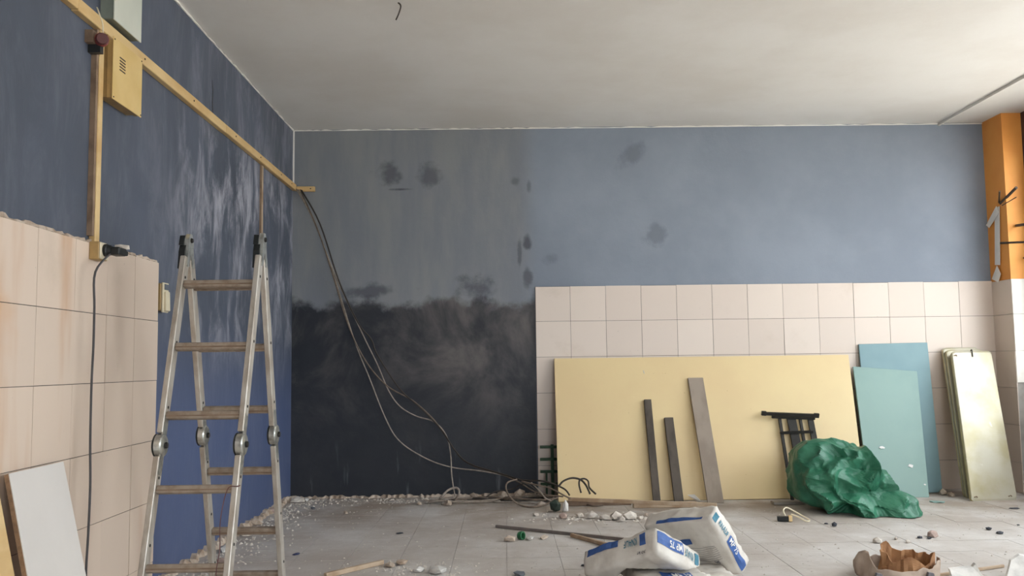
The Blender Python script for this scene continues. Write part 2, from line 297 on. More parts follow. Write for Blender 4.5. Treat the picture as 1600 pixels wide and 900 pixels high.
# yellow vented box
D = .068
b = thing('electrical_box', (WX, 4.03, 2.28), 'yellow metal electrical box with vent slots under the pine rail', 'electrical box')
bev(mesh('box_body', *boxv((WX+.036, 3.885, 2.285), (WX+D-.004, 4.19, 2.55)), M_brownbox, b)); mesh('box_mount', *boxv((WX, 3.9, 2.3), (WX+.036, 4.17, 2.56)), M_brownbox, b) if False else None
mesh('back_plate', *boxv((WX, 3.89, 2.29), (WX+.036, 4.185, 2.575)), M_brownbox, b)
cv = bev(mesh('cover', *boxv((WX+D-.004, 3.88, 2.28), (WX+D, 4.195, 2.565)), M_yel, b), .0015)
for i in range(5): mesh('vent_slot', *boxv((WX+D, 3.945, 2.43+i*.014), (WX+D+.0012, 4.005, 2.436+i*.014)), M_shadowwood, cv)
for yy, zz in ((3.89, 2.29), (4.185, 2.29), (3.89, 2.553), (4.185, 2.553)): mesh('screw', *boxv((WX+D, yy-.003, zz-.003), (WX+D+.002, yy+.003, zz+.003)), M_iron, cv)
b = thing('fuse_box', (WX, 4.03, 2.65), 'grey-white enamel box above the rail at the top edge', 'electrical box')
bev(mesh('box_body', *boxv((WX, 3.885, 2.645), (WX+D-.006, 4.17, 3.02)), simple('grey_side', '7e857c', .5), b)); bev(mesh('door', *boxv((WX+D-.006, 3.88, 2.64), (WX+D, 4.175, 3.025)), M_greybox, b), .0015)
def lathe(c, ax, prof, seg=16):   # prof: (distance along ax, radius)
    c, ax = Vector(c), Vector(ax).normalized(); a = ax.orthogonal().normalized(); bb = ax.cross(a); vs, fs = [], []
    for d, r in prof: vs += [c+ax*d+(a*math.cos(2*math.pi*k/seg)+bb*math.sin(2*math.pi*k/seg))*r for k in range(seg)]
    for i in range(len(prof)-1):
        for q in range(seg): fs.append((i*seg+q, i*seg+(q+1) % seg, (i+1)*seg+(q+1) % seg, (i+1)*seg+q))
    return vs, fs+[tuple(range(seg)), tuple(range((len(prof)-1)*seg, len(prof)*seg))]
pc = dx(159, 62, WX+.06); b = thing('alarm_siren', (WX, pc.y, pc.z), 'dark red round siren on a black bracket beside the yellow box', 'siren')
ax = Vector((.45, -.75, -.05)); mesh('bracket', *boxv((WX+.001, pc.y-.0, pc.z-.055), (WX+.055, pc.y+.03, pc.z-.005)), M_black, b)
mesh('siren_body', *lathe(pc-ax*.035, ax, [(0, .024), (.018, .026), (.02, .029), (.038, .029), (.04, .025)]), simple('red_band', '8c3430', .45), b); hd = mesh('siren_cap', *lathe(pc+ax*.002, ax, [(0, .027), (.016, .026), (.02, .022)]), M_dred, b)
mesh('mounting_foot', *boxv((WX, pc.y-.03, pc.z-.02), (WX+.034, pc.y+.012, pc.z+.035)), M_oldwood, b)
mesh('lead_wire', *tube(smoothpath([pc+Vector((0, .01, .03)), pc+Vector((.002, .0, .07)), pc+Vector((-.005, -.02, .11)), pc+Vector((-.02, -.01, .14))]), .003), M_cream, b)
# socket with plugs
b = thing('wall_socket', (WX, 3.8, 1.55), 'ochre surface socket box at the tile top holding a black plug', 'socket')
bev(mesh('socket_box', *boxv((WX+.02, 3.80, 1.555), (WX+.062, 3.885, 1.632)), M_brownbox, b)); bev(mesh('socket_face', *boxv((WX+.062, 3.803, 1.558), (WX+.068, 3.882, 1.63)), M_cream, b), .002)
p0 = Vector((WX+.068, 3.845, 1.598)); b = thing('power_plug', p0, 'black double adapter plug with grey cable pushed into the ochre socket', 'plug')
mesh('plug_disc', *lathe(p0, (1, 0, 0), [(0, .027), (.012, .029), (.016, .024), (.03, .02)], 18), M_black, b)
bev(mesh('adapter', *boxv((WX+.085, 3.832, 1.578), (WX+.135, 3.91, 1.612)), M_black, b), .006, 2); bev(mesh('adapter_plug', *boxv((WX+.095, 3.90, 1.584), (WX+.128, 3.945, 1.606)), M_black, b), .005, 2)
cp = [p0+Vector((.028, 0, -.01))]+[dx(x, y, X_) for x, y, X_ in ((149, 425, -1.705), (147.5, 480, -1.71), (146, 540, -1.71), (143, 600, -1.71), (141, 690, -1.70), (141, 760, -1.69), (137.5, 840, -1.68), (134.5, 890, -1.67))]
e = cp[-1]; cp += [Vector((e.x+.01, e.y-.02, .12)), Vector((e.x+.03, e.y-.03, .012)), Vector((e.x+.2, e.y-.1, .006)), Vector((e.x+.5, e.y-.5, .006))]
mesh('power_cable', *tube(smoothpath(cp, 5), .0048), M_cord, b)
s0 = dx(246, 446, WX+.03); b = thing('light_switch', (WX, 4.62, 1.38), 'cream wall switch hanging loose at the end of the left tiles', 'switch')
bev(mesh('switch_base', *boxv((WX, 4.60, 1.385), (WX+.022, 4.675, 1.525)), M_brownbox, b)); bev(mesh('switch_cover', *boxv((WX+.022, 4.605, 1.375), (WX+.034, 4.68, 1.53)), M_cream, b), .004, 2)
bev(mesh('rocker', *slab((WX+.034, 4.615, 1.38), (.014, 0, .004), (0, .055, 0), (-.004, 0, .10)), M_cream, b), .003, 2); mesh('indicator_window', *boxv((WX+.034, 4.618, 1.493), (WX+.037, 4.668, 1.522)), simple('slate_plastic', '5c626b', .4), b)
# ---------------------------------------------------------------- ladder
L = thing('folding_ladder', (-1.29, 4.08, 0), 'aluminium multi-joint folding stepladder standing open by the blue left wall', 'ladder')
XL, XR = -1.46, -1.12; AP = Vector((0, 4.12, 1.64))
def lerp(a, b, k): return a+(b-a)*k
for side, foot in ((-1, Vector((0, 3.60, 0))), (1, Vector((0, 4.575, 0)))):
    top_ = AP+Vector((0, .018*side, 0)); mid = lerp(top_, foot, .535); d = (foot-top_).normalized(); nrm = Vector((0, d.z, -d.y))
    for xr, s in ((XL, 1), (XR, -1)):
        fl_ = .004*side
        for a, bq, nm in ((top_+d*.05, mid-d*.05, 'upper_rail'), (mid+d*.05, foot-d*.03, 'lower_rail')):
            a2, b2 = a+Vector((xr, 0, 0)), bq+Vector((xr, 0, 0))
            r = bev(mesh(nm, *bar(a2, b2, (.0125, 0, 0), nrm*.028), M_alu, L), .003)
            for kk in (.12, .5, .86): mesh('rivet', *lathe(lerp(a2, b2, kk)+Vector((.0125, 0, 0)), (1, 0, 0), [(0, .007), (.002, .006)], 8), M_iron, r)
        hc = mid+Vector((xr+.0125, 0, 0)); h = mesh('hinge_disc', *lathe(hc-Vector((.03, 0, 0)), (1, 0, 0), [(0, .044), (.005, .048), (.031, .048), (.036, .043), (.038, .018)], 28), M_hinge, L)
        mesh('lock_pin', *lathe(hc+Vector((.011, 0, 0)), (1, 0, 0), [(0, .014), (.008, .012)], 12), M_iron, h)
        mesh('hinge_band', *lathe(hc-Vector((.034, 0, 0)), (1, 0, 0), [(0, .042), (.004, .0495), (.01, .0495), (.011, .044)], 28), M_black, h)
        for e_ in (-1, 1): mesh('hinge_arm', *bar(hc+d*e_*.03-Vector((.002, 0, 0)), hc+d*e_*.125-Vector((.002, 0, 0)), (.003, 0, 0), nrm*.022), M_hinge, h)
        mesh('rubber_foot', *bar(foot-d*.04+Vector((xr, 0, 0)), foot+Vector((xr, 0, .006)), (.016, 0, 0), Vector((0, .032, 0))), M_black, L)
    ln = (foot-top_).length
    for zz in (1.465, 1.18, .885, .585, .285, .06):
        kk = (top_.z-zz)/(top_.z-foot.z); p = lerp(top_, foot, kk)
        rg = bev(mesh('rung', *bar(p+Vector((XL+.012, 0, 0)), p+Vector((XR-.012, 0, 0)), nrm*.015, d*.017), M_aludirt, L), .004)
        mesh('rung_groove', *bar(p+Vector((XL+.013, 0, -.004)), p+Vector((XR-.013, 0, -.004)), nrm*.0165, d*.003), M_oldwood, rg)
for xr in (XL, XR):
    c = AP+Vector((xr, 0, .01)); h = mesh('top_hinge', *prism([c+Vector((-.004, y, z)) for y, z in ((-.05, -.1), (-.035, -.03), (-.03, .03), (-.012, .055), (.012, .055), (.03, .03), (.035, -.03), (.05, -.1), (.022, -.1), (.0, -.035), (-.022, -.1))], (.02, 0, 0)), M_hinge, L)
    mesh('lock_cap', *prism([c+Vector((-.024, y, z)) for y, z in ((-.062, -.11), (-.05, -.03), (-.036, .0), (-.02, .005), (-.02, -.06), (-.034, -.11))], (.028, 0, 0)), M_black, h)
    mesh('lock_knob', *prism([c+Vector((-.026, y, z)) for y, z in ((-.045, .0), (-.03, .045), (-.01, .05), (-.012, .0))], (.022, 0, 0)), M_black, h)
    mesh('hinge_pin', *lathe(c+Vector((.016, 0, .025)), (1, 0, 0), [(0, .012), (.008, .01)], 12), M_iron, h)
mesh('crack', *prism([(WX, 5.415, 2.86), (WX, 5.425, 2.80), (WX, 5.42, 2.72), (WX, 5.43, 2.655), (WX, 5.44, 2.655), (WX, 5.432, 2.73), (WX, 5.437, 2.80)], (.0015, 0, 0)), M_black, wl)
v_, f_ = rock(dx(188, 388, WX+.02), .02, .05, .02, 77, dx(188, 391, WX+.02).z); mesh('mortar_lump', v_, f_, M_white, wl)
# thin dark string on the ladder
pr0 = Vector((XR+.016, 3.755, .60)); s = mesh('string', *tube(smoothpath([pr0+Vector(v) for v in ((0, .02, 0), (.002, -.018, 0), (-.035, -.02, -.005), (-.055, -.025, -.07), (-.06, -.045, -.15), (-.05, -.075, -.24), (-.055, -.10, -.33), (-.03, -.13, -.42))], 5), .002, 5), M_dred)
tag(s, 'thin dark red wire dangling from the right rail of the ladder', 'wire')
# ---------------------------------------------------------------- boards at the left edge
b = thing('laminate_board', (-1.7, 3.35, 0), 'white laminate board leaning on the left tiles, bottom left of picture', 'board')
tp = Vector((WX+.045, 3.17, .725)); bt = Vector((-1.50, 3.02, .003)); A = Vector((.0, .385, 0)); n = (bt-tp).cross(A).normalized(); n = n if n.x > 0 else -n
mesh('board_face', *slab(tp+n*.010, A, bt-tp, n*.003), M_wboard, b); mesh('board_core', *slab(tp-n*.006, A, bt-tp, n*.016), M_chip, b)
o = bev(mesh('pine_plank', *slab((WX+.03, 2.98, .70), (0, .135, 0), (.19, -.06, -.697), (.02, 0, .006)), M_pine)); tag(o, 'yellowish pine plank leaning beside the white board at far left', 'plank')
# ---------------------------------------------------------------- boards along the back wall
def lean(P_tl, P_tr, P_bl, P_br, th, name, mat, label, cat, parent=None):
    P = [Vector(q) for q in (P_tl, P_tr, P_br, P_bl)]; n = (P[1]-P[0]).cross(P[3]-P[0]).normalized(); n = n if n.y > 0 else -n
    v, f = prism(P, n*th); o = bev(mesh(name, v, f, mat), .002); return tag(o, label, cat)
lean((.415, 7.475, 1.128), (2.88, 7.475, 1.128), (.41, 7.12, .004), (2.83, 7.12, .004), .018, 'yellow_board', M_yboard, 'large pale yellow board leaning against the tiled back wall', 'board')
sc = dy(1008, 589, 7.44); o = mesh('paint_scratch', *tube([sc+Vector((-.016, -.004, .055)), sc+Vector((.004, -.008, .0)), sc+Vector((.02, -.022, -.05))], .003, 4), M_wprint, bpy.data.objects['yellow_board'])
lean((2.90, 7.44, 1.03), dy(1433, 580, 7.44), (2.855, 7.11, .004), fl(1452, 777), .016, 'teal_board', M_teal, 'pale teal board with chipped paint, lower and in front of the other teal one', 'board')
lean((2.98, 7.50, 1.215), (3.56, 7.50, 1.222), (2.97, 7.33, .004), (3.54, 7.33, .004), .016, 'teal_board', M_teal2, 'taller blue-teal board standing behind the front teal board', 'board')
for k, (px, py) in enumerate(((1378, 699), (1423, 728), (1445, 757))):
    q = dy(px, py, 7.44-(.33*(1-(dy(px, py, 7.3).z/1.0)))); tb = bpy.data.objects['teal_board']
    P = [Vector(v) for v in (dy(1327.5, 573, 7.44), dy(1433, 580, 7.44), fl(1351, 779))]; nn = (P[1]-P[0]).cross(P[2]-P[0]).normalized(); nn = nn if nn.y < 0 else -nn
    d = ray(px, py); s_ = (P[0]-CP).dot(nn)/d.dot(nn); q = CP+d*s_
    e1 = (P[1]-P[0]).normalized(); e2 = nn.cross(e1); rr = random.Random(k); sz = (.022, .026, .01)[k]
    mesh('paint_chip', *prism([q+e1*math.cos(a)*sz*rr.uniform(.6, 1.2)+e2*math.sin(a)*sz*.6*rr.uniform(.5, 1.2) for a in [i*.7 for i in range(9)]], nn*.002), M_wprint, tb)
def stick(name, a, bq, wv, hv, mat, label, cat, bv=.002): return tag(bev(mesh(name, *bar(a, bq, wv, hv), mat), bv), label, cat)
def sy(z): return 7.12+.355*z/1.124      # front face of the yellow board
def beam(name, tx, tz, bx, w, th, mat, label, y_foot):
    yt = sy(tz)-th; P = [Vector(q) for q in ((tx-w/2, yt-.004, tz), (tx+w/2, yt-.004, tz), (bx+w/2, y_foot, .004), (bx-w/2, y_foot, .004))]
    n = (P[1]-P[0]).cross(P[3]-P[0]).normalized(); n = n if n.y > 0 else -n
    return tag(bev(mesh(name, *prism(P, n*th), mat), .002), label, 'batten')
beam('wood_batten', 1.165, .785, 1.17, .058, .03, M_dbat, 'tallest of two dark battens leaning on the yellow board', 7.03)
beam('wood_batten', 1.325, .64, 1.34, .072, .03, M_dbat, 'shorter dark batten leaning between the tall batten and grey plank', 7.02)
beam('grey_plank', 1.575, .955, 1.61, .125, .02, M_plank, 'wide grey-brown plank leaning on the yellow board', 6.96)
# folding iron trestle
b = thing('iron_trestle', (2.3, 7.0, 0), 'black iron folding trestle leaning on the yellow board beside the tarpaulin', 'trestle')
def tz(px, py, off=.02):   # point on a plane just in front of the yellow board
    n = Vector((0, -1.124, .355)).normalized(); q = Vector((0, 7.12, 0))+n*off; d = ray(px, py); return CP+d*((q-CP).dot(n)/d.dot(n))
U = Vector((0, .012, 0)); 
def tb_(nm, p, q, w=.014, off=.03, off2=None):
    a, c = tz(*p, off), tz(*q, off2 or off); d = (c-a).normalized(); s_ = d.cross(Vector((0, 1, .3))).normalized(); return mesh(nm, *bar(a, c, s_*w, d.cross(s_)*.011), M_iron, b)
tb_('top_bar', (1191, 646), (1279, 649.5), .012, .06); tb_('under_bar', (1206, 651.5), (1273, 654), .008, .045)
for p, q, w in (((1218, 653), (1239, 786), .011), ((1236, 653), (1262, 780), .034), ((1250, 653), (1272, 780), .010), ((1266, 654), (1290, 778), .022)): tb_('leg', p, q, w, .03)
tb_('cross_bar', (1219, 676.5), (1270, 674.5), .008, .045); tb_('end_cap', (1190, 645.5), (1197, 646), .017, .06); tb_('end_cap', (1272, 649), (1279.5, 649.5), .017, .06)
o = bev(mesh('metal_strip', *boxv((2.02, 6.84, .001), (2.26, 6.93, .022)), simple('worn_strip', '9d948a', .6))); tag(o, 'flat worn strip lying on the floor under the trestle feet', 'strip')
# stacked metal lids
def lid(name, tl, trr, bl, br, th, label):
    tl, trr, br, bl = map(Vector, (tl, trr, br, bl)); trr = tl+(br-bl)*.93
    P = [tl, trr, br, bl]; n = (P[1]-P[0]).cross(P[3]-P[0]).normalized(); n = n if n.y > 0 else -n; out = []
    for i in range(4):
        a, p, c = P[i-1], P[i], P[(i+1) % 4]; r = .035; s_ = p+(a-p).normalized()*r; e_ = p+(c-p).normalized()*r
        for k in range(5): u_ = k/4; out.append(s_*(1-u_)**2+p*2*u_*(1-u_)+e_*u_*u_)
    b = thing(name, (P[2]+P[3])/2, label, 'metal sheet'); cen = sum(P, Vector())/4
    rim = mesh('rim', *prism([q+n*.006 for q in out], n*(th-.006)), M_lidedge, b)
    inn = [cen+(q-cen)*.975 for q in out]; N = len(out)
    vs = [q+n*.006 for q in out]+inn+[cen+(q-cen)*.6-n*.002 for q in out]; fs = [(i, (i+1) % N, N+(i+1) % N, N+i) for i in range(N)]+[(N+i, N+(i+1) % N, 2*N+(i+1) % N, 2*N+i) for i in range(N)]+[tuple(range(2*N, 3*N))]
    mesh('face_sheet', vs, fs, M_lid, b)
    return b, P, n
lid('steel_sheet', dy(1472.5, 543, 7.47), dy(1535, 543, 7.47), fl(1507, 777), fl(1571, 776), .025, 'rearmost cream steel sheet of the leaning stack by the column')
lid('steel_sheet', dy(1478, 546, 7.43), dy(1539, 546, 7.43), fl(1511, 779), fl(1577, 778), .025, 'middle cream steel sheet sandwiched in the leaning stack')
b, P, n = lid('steel_sheet', dy(1487, 548.5, 7.35), dy(1549.5, 548.5, 7.35), fl(1518.5, 783.5), fl(1590.5, 781.5), .03, 'shiny dented cream steel sheet at the front of the leaning stack')
mid = P[0].lerp(P[1], .5); dn = (P[3]-P[0]).normalized(); mesh('hook_wire', *tube(smoothpath([mid-dn*.006+n*.014, mid-dn*.008-n*.004, mid+dn*.03-n*.006, mid+dn*.055-n*.005]), .004), M_iron, b)
rt_ = (P[1]-P[0]).normalized()
for a_, c_ in ((.07, .03), (.1, .97), (.9, .97)): q = P[0]+(P[1]-P[0])*a_+(P[3]-P[0])*c_-n*.004; mesh('hole', *tube([q-rt_*.012+dn*.006, q+rt_*.008, q+rt_*.014+dn*.01], .004, 5), M_oldwood, b)
# green iron rack behind the yellow board
b = thing('green_rack', (.37, 7.4, 0), 'dark green iron rack half hidden behind the left end of the yellow board', 'rack')
mesh('upright', *bar((.385, 7.46, .0), (.385, 7.46, .42), (.012, 0, 0), (0, .012, 0)), M_giron, b); mesh('upright', *bar((.62, 7.46, .0), (.62, 7.46, .42), (.012, 0, 0), (0, .012, 0)), M_giron, b)
for z in (.40, .30, .2, .1): mesh('rack_arm', *bar((.285, 7.46, z), (.62, 7.46, z), (0, .009, 0), (0, 0, .011)), M_giron, b)
for x in (.335, .45): mesh('rack_strut', *bar((x, 7.46, .0), (x, 7.46, .2), (.008, 0, 0), (0, .008, 0)), M_giron, b)
# ---------------------------------------------------------------- cables
def cab(name, pts, r, mat, label):
    o = mesh(name, *tube(smoothpath(pts, 6), r, 6), mat, smooth=True); return tag(o, label, 'cable')
def wall(*l): return [dy(x, y, Y) for x, y, Y in l]
N = Vector((0, 0, 0))
cab('loose_cable', wall((463, 295, 7.49), (490, 345, 7.47), (520, 425, 7.46), (553, 530, 7.44), (577, 590, 7.42), (603, 655, 7.4), (625, 690, 7.38), (665, 716, 7.36), (705, 730, 7.33), (752, 736, 7.3), (800, 745, 7.25)), .0055, M_wire2, 'pale cable hanging lowest in a deep sag across the dark wall')
cab('loose_cable', wall((466, 296, 7.485), (492, 350, 7.46), (528, 440, 7.45), (568, 525, 7.43), (590, 570, 7.42), (607, 610, 7.41), (625, 635, 7.4), (650, 650, 7.39), (678, 659, 7.38), (697, 680, 7.36), (704, 710, 7.34), (706, 745, 7.3), (712, 781, 7.22)), .0055, M_wire2, 'pale cable dropping straight to the floor at its end')
cab('loose_cable', wall((469, 296, 7.48), (497, 360, 7.45), (520, 430, 7.44), (545, 510, 7.43), (572, 565, 7.41), (605, 603, 7.4), (645, 626, 7.39), (677, 655, 7.37), (695, 680, 7.35), (720, 715, 7.3), (745, 730, 7.26), (780, 740, 7.2), (810, 753, 7.1), (840, 770, 6.98), (880, 776, 6.9)), .006, M_wire, 'brown cable swinging from the corner down to the green box')
cab('loose_cable', wall((471, 297, 7.475), (500, 350, 7.43), (530, 440, 7.42), (560, 505, 7.41), (580, 530, 7.41), (590, 555, 7.4), (625, 608, 7.385), (660, 640, 7.37), (690, 672, 7.35), (712, 705, 7.3), (735, 725, 7.25), (790, 742, 7.15), (815, 750, 7.06), (850, 752, 6.98), (880, 763, 6.93), (890, 774, 6.9)), .007, M_wire3, 'dark cable hanging uppermost across the dark wall')
def floorloop(c, rx, ry, n, seed, z=.012, a0=0, turns=1.):
    rr = random.Random(seed); return [Vector((c.x+rx*math.cos(a0+turns*6.283*i/n)*rr.uniform(.8, 1.15), c.y+ry*math.sin(a0+turns*6.283*i/n)*rr.uniform(.8, 1.15), max(.007, z+rr.uniform(-.004, .02)))) for i in range(n+1)]
cab('cable_coil', floorloop(fl(800, 783), .33, .06, 13, 1, turns=1.6), .007, M_wire3, 'dark cable loops lying flat in front of the dark wall')
cab('cable_coil', floorloop(fl(745, 783), .22, .05, 11, 2, turns=1.4), .007, M_wire, 'brown cable loop on the floor by the dropped cable end')
cab('cable_coil', [fl(685, 785)+Vector((0, 0, .01))]+wall((690, 776, 7.12), (700, 766, 7.14), (712, 762, 7.15), (717, 766, 7.13), (716, 774, 7.1))+[fl(706, 786)+Vector((0, 0, .01)), fl(690, 789)+Vector((0, 0, .01))], .009, M_wire2, 'bundled cable end curling up off the floor like a hook')
cab('cable_coil', wall((808, 749, 7.06), (793, 754, 7.02), (791, 765, 6.98), (800, 780, 6.93))+[fl(815, 792)+Vector((0, 0, .01)), fl(835, 794)+Vector((0, 0, .01)), fl(855, 790)+Vector((0, 0, .012)), fl(868, 784)+Vector((0, 0, .03))], .007, M_wire, 'rounded brown cable loop left of the green box')
cab('cable_coil', wall((873, 760, 6.85), (880, 752, 6.86), (893, 747, 6.88), (906, 749, 6.88), (914, 756, 6.87), (919, 765, 6.84), (922, 772, 6.83)), .008, M_wire3, 'dark stiff cable arching up in front of the yellow board')
cab('cable_coil', wall((908, 770, 6.82), (905, 758, 6.84), (906, 750, 6.86), (913, 748, 6.87), (919, 752, 6.87), (921, 762, 6.85), (931, 772, 6.82)), .007, M_wire3, 'second dark cable hooked over with its plug hanging down')
cab('cable_coil', wall((815, 752, 7.05), (835, 757, 6.98), (860, 763, 6.92), (885, 776, 6.86))+[fl(905, 788)+Vector((0, 0, .02)), fl(925, 792)+Vector((0, 0, .008)), fl(942, 791)+Vector((0, 0, .008))], .007, M_wire, 'brown cable running over the green box to the wood strips')
cab('cable_coil', wall((830, 754, 7.0), (842, 766, 6.96), (852, 778, 6.93))+[fl(862, 786)+Vector((0, 0, .01)), fl(845, 790)+Vector((0, 0, .01)), fl(815, 787)+Vector((0, 0, .01)), fl(770, 786)+Vector((0, 0, .01))], .006, M_wire2, 'thin pale cable trailing along the floor under the tangle')
cab('cable_coil', floorloop(fl(730, 786), .3, .04, 15, 5, .014, 1., 1.8), .005, M_wire2, 'pale thin cable tangle along the base of the dark wall')
cab('cable_coil', floorloop(fl(830, 785), .2, .07, 13, 8, .03, 2., 1.7), .006, M_wire, 'brown tangled cable heap just left of the green block')
cab('cable_coil', wall((760, 776, 7.1), (775, 768, 7.12), (800, 764, 7.1), (822, 756, 7.05))+[fl(850, 782)+Vector((0, 0, .03)), fl(868, 787)+Vector((0, 0, .01))], .005, M_wire3, 'thin dark cable rising through the middle of the tangle')
cab('ceiling_wire', [fl(622, 4, CZ), fl(622, 4, CZ)+Vector((.015, .0, -.02)), fl(622, 4, CZ)+Vector((.005, .0, -.06)), fl(622, 4, CZ)+Vector((-.012, -.0, -.1))], .0045, M_wire3, 'short wire end hanging down from the ceiling')
# green block with white lump at the cables
q = fl(872, 801); b = thing('green_block', q, 'dark green scuffed block with a white plaster lump beside the yellow board', 'block')
v, f = rock((q.x-.015, q.y+.03, 0), .055, .05, .062, 44); bev(mesh('block_body', v, f, simple('dark_green_block', '2b3a30', .7), b), .004)
v, f = rock((q.x+.055, q.y+.01, 0), .028, .025, .058, 21); mesh('plaster_lump', v, f, M_gyp, b)
# sticks and strips
def fs_(nm, a, bq, r, mat, label, cat='stick', z=0.): A, B = fl(*a, r+.001+z), fl(*bq, r+.001+z); d = (B-A).normalized(); s_ = d.cross(Vector((0, 0, 1))); return stick(nm, A, B, s_*r, Vector((0, 0, r)), mat, label, cat)
fs_('metal_rod', (775, 822), (979, 843), .009, simple('grey_pipe', '7a706a', .6), 'grey-brown pipe lying across the floor left of the bags', 'pipe')
fs_('wooden_stick', (893, 836), (1010, 868), .011, M_pine2, 'brown stick lying under the end of the grey pipe', 'stick')
fs_('wooden_stick', (508, 899), (598, 878), .012, M_pine2, 'pale lath lying on the floor near the plaster heap', 'stick')
fs_('wooden_stick', (1462, 899), (1568, 884), .007, M_pine2, 'thin straw-coloured lath on the floor at bottom right', 'stick')
fs_('wood_strip', (888, 780), (1120, 789), .013, M_pine2, 'long thin pine strip lying in front of the yellow board', 'strip', .042)
a, c = fl(990, 794.5), fl(1092, 794.5); tag(bev(mesh('wood_strip', *boxv((a.x, a.y, .001), (c.x, a.y+.05, .04)), M_pine2)), 'short pale wood block behind the cement bags', 'strip')
a, c = fl(885, 791), fl(988, 791); tag(bev(mesh('wood_strip', *boxv((a.x, a.y, .001), (c.x, a.y+.05, .035)), M_oldwood)), 'brown wood strip between the green block and pale wood block', 'strip')
b = fl(1085, 784); tag(mesh('paper_scrap', *prism([b+Vector(v) for v in ((-.05, 0, .05), (0, -.02, .055), (.05, -.03, .005), (.02, 0, .004))], (0, .01, .003)), M_paper), 'small white scrap at the foot of the grey plank', 'scrap')
# ---------------------------------------------------------------- tarpaulin
def tarp():
    sil = [(1241, 758), (1239, 725), (1243, 704), (1256, 693), (1275, 688), (1300, 689), (1325, 695), (1345, 703), (1358, 716), (1364, 732), (1370, 748), (1380, 757), (1395, 765), (1407, 773), (1410, 790), (1408, 808), (1380, 811), (1340, 806), (1300, 797), (1265, 785), (1246, 775)]
    Yc = 6.62; P = [dy(x, y, Yc) for x, y in sil]; cx, cz = 2.55, .17; nth, nph = 200, 100
    P = smoothpath(P+[P[0]], 4); PA = [(math.atan2(p.z-cz, p.x-cx), math.hypot(p.x-cx, p.z-cz)) for p in P]
    def rad(th): return min((abs(math.atan2(math.sin(a-th), math.cos(a-th))), r) for a, r in PA)[1]
    rads = [rad(-math.pi+2*math.pi*i/nth) for i in range(nth)]; rads = [(rads[i-1]+2*rads[i]+rads[(i+1) % nth])/4 for i in range(nth)]
    vs, fs = [], []
    for j in range(nph+1):
        ph = math.pi*j/nph; s = max(math.sin(ph), .001)**.55
        for i in range(nth):
            th = -math.pi+2*math.pi*i/nth; r = rads[i]*s; dep = .30 if math.cos(ph) > 0 else .26
            p = Vector((cx+r*math.cos(th), Yc-dep*math.copysign(abs(math.cos(ph))**.9, math.cos(ph)), cz+r*math.sin(th)))
            n = Vector((math.cos(th)*s, -math.cos(ph), math.sin(th)*s)).normalized()
            q = p*3.6; rid = 1-abs(noise.noise(q+Vector((0, 0, 3))))*2.2; rid2 = 1-abs(noise.noise(Vector((p.x*6+p.z*5, p.y*5, p.z*4-p.x*4))))*2.2; rid3 = 1-abs(noise.noise(p*15))*2
            amp = .25+.75*(1-s if s < .5 else min(1, abs(math.cos(ph))*1.4))
            p = p+n*amp*(.06*rid+.07*rid2+.012*rid3+.003*(1-2*abs(noise.noise(p*31)))-.06)
            if p.z < .16: p.y -= (.16-p.z)*.9*max(0, math.cos(ph))     # skirt spreads forward on the floor
            p.z = max(p.z, .004+.006*abs(noise.noise(p*9))); vs.append(p)
    for j in range(nph):
        for i in range(nth): fs.append((j*nth+i, j*nth+(i+1) % nth, (j+1)*nth+(i+1) % nth, (j+1)*nth+i))
    return vs, fs
o = mesh('tarpaulin_bundle', *tarp(), M_tarp, smooth=False); tag(o, 'crumpled green tarpaulin bundle on the floor before the yellow and teal boards', 'tarpaulin')
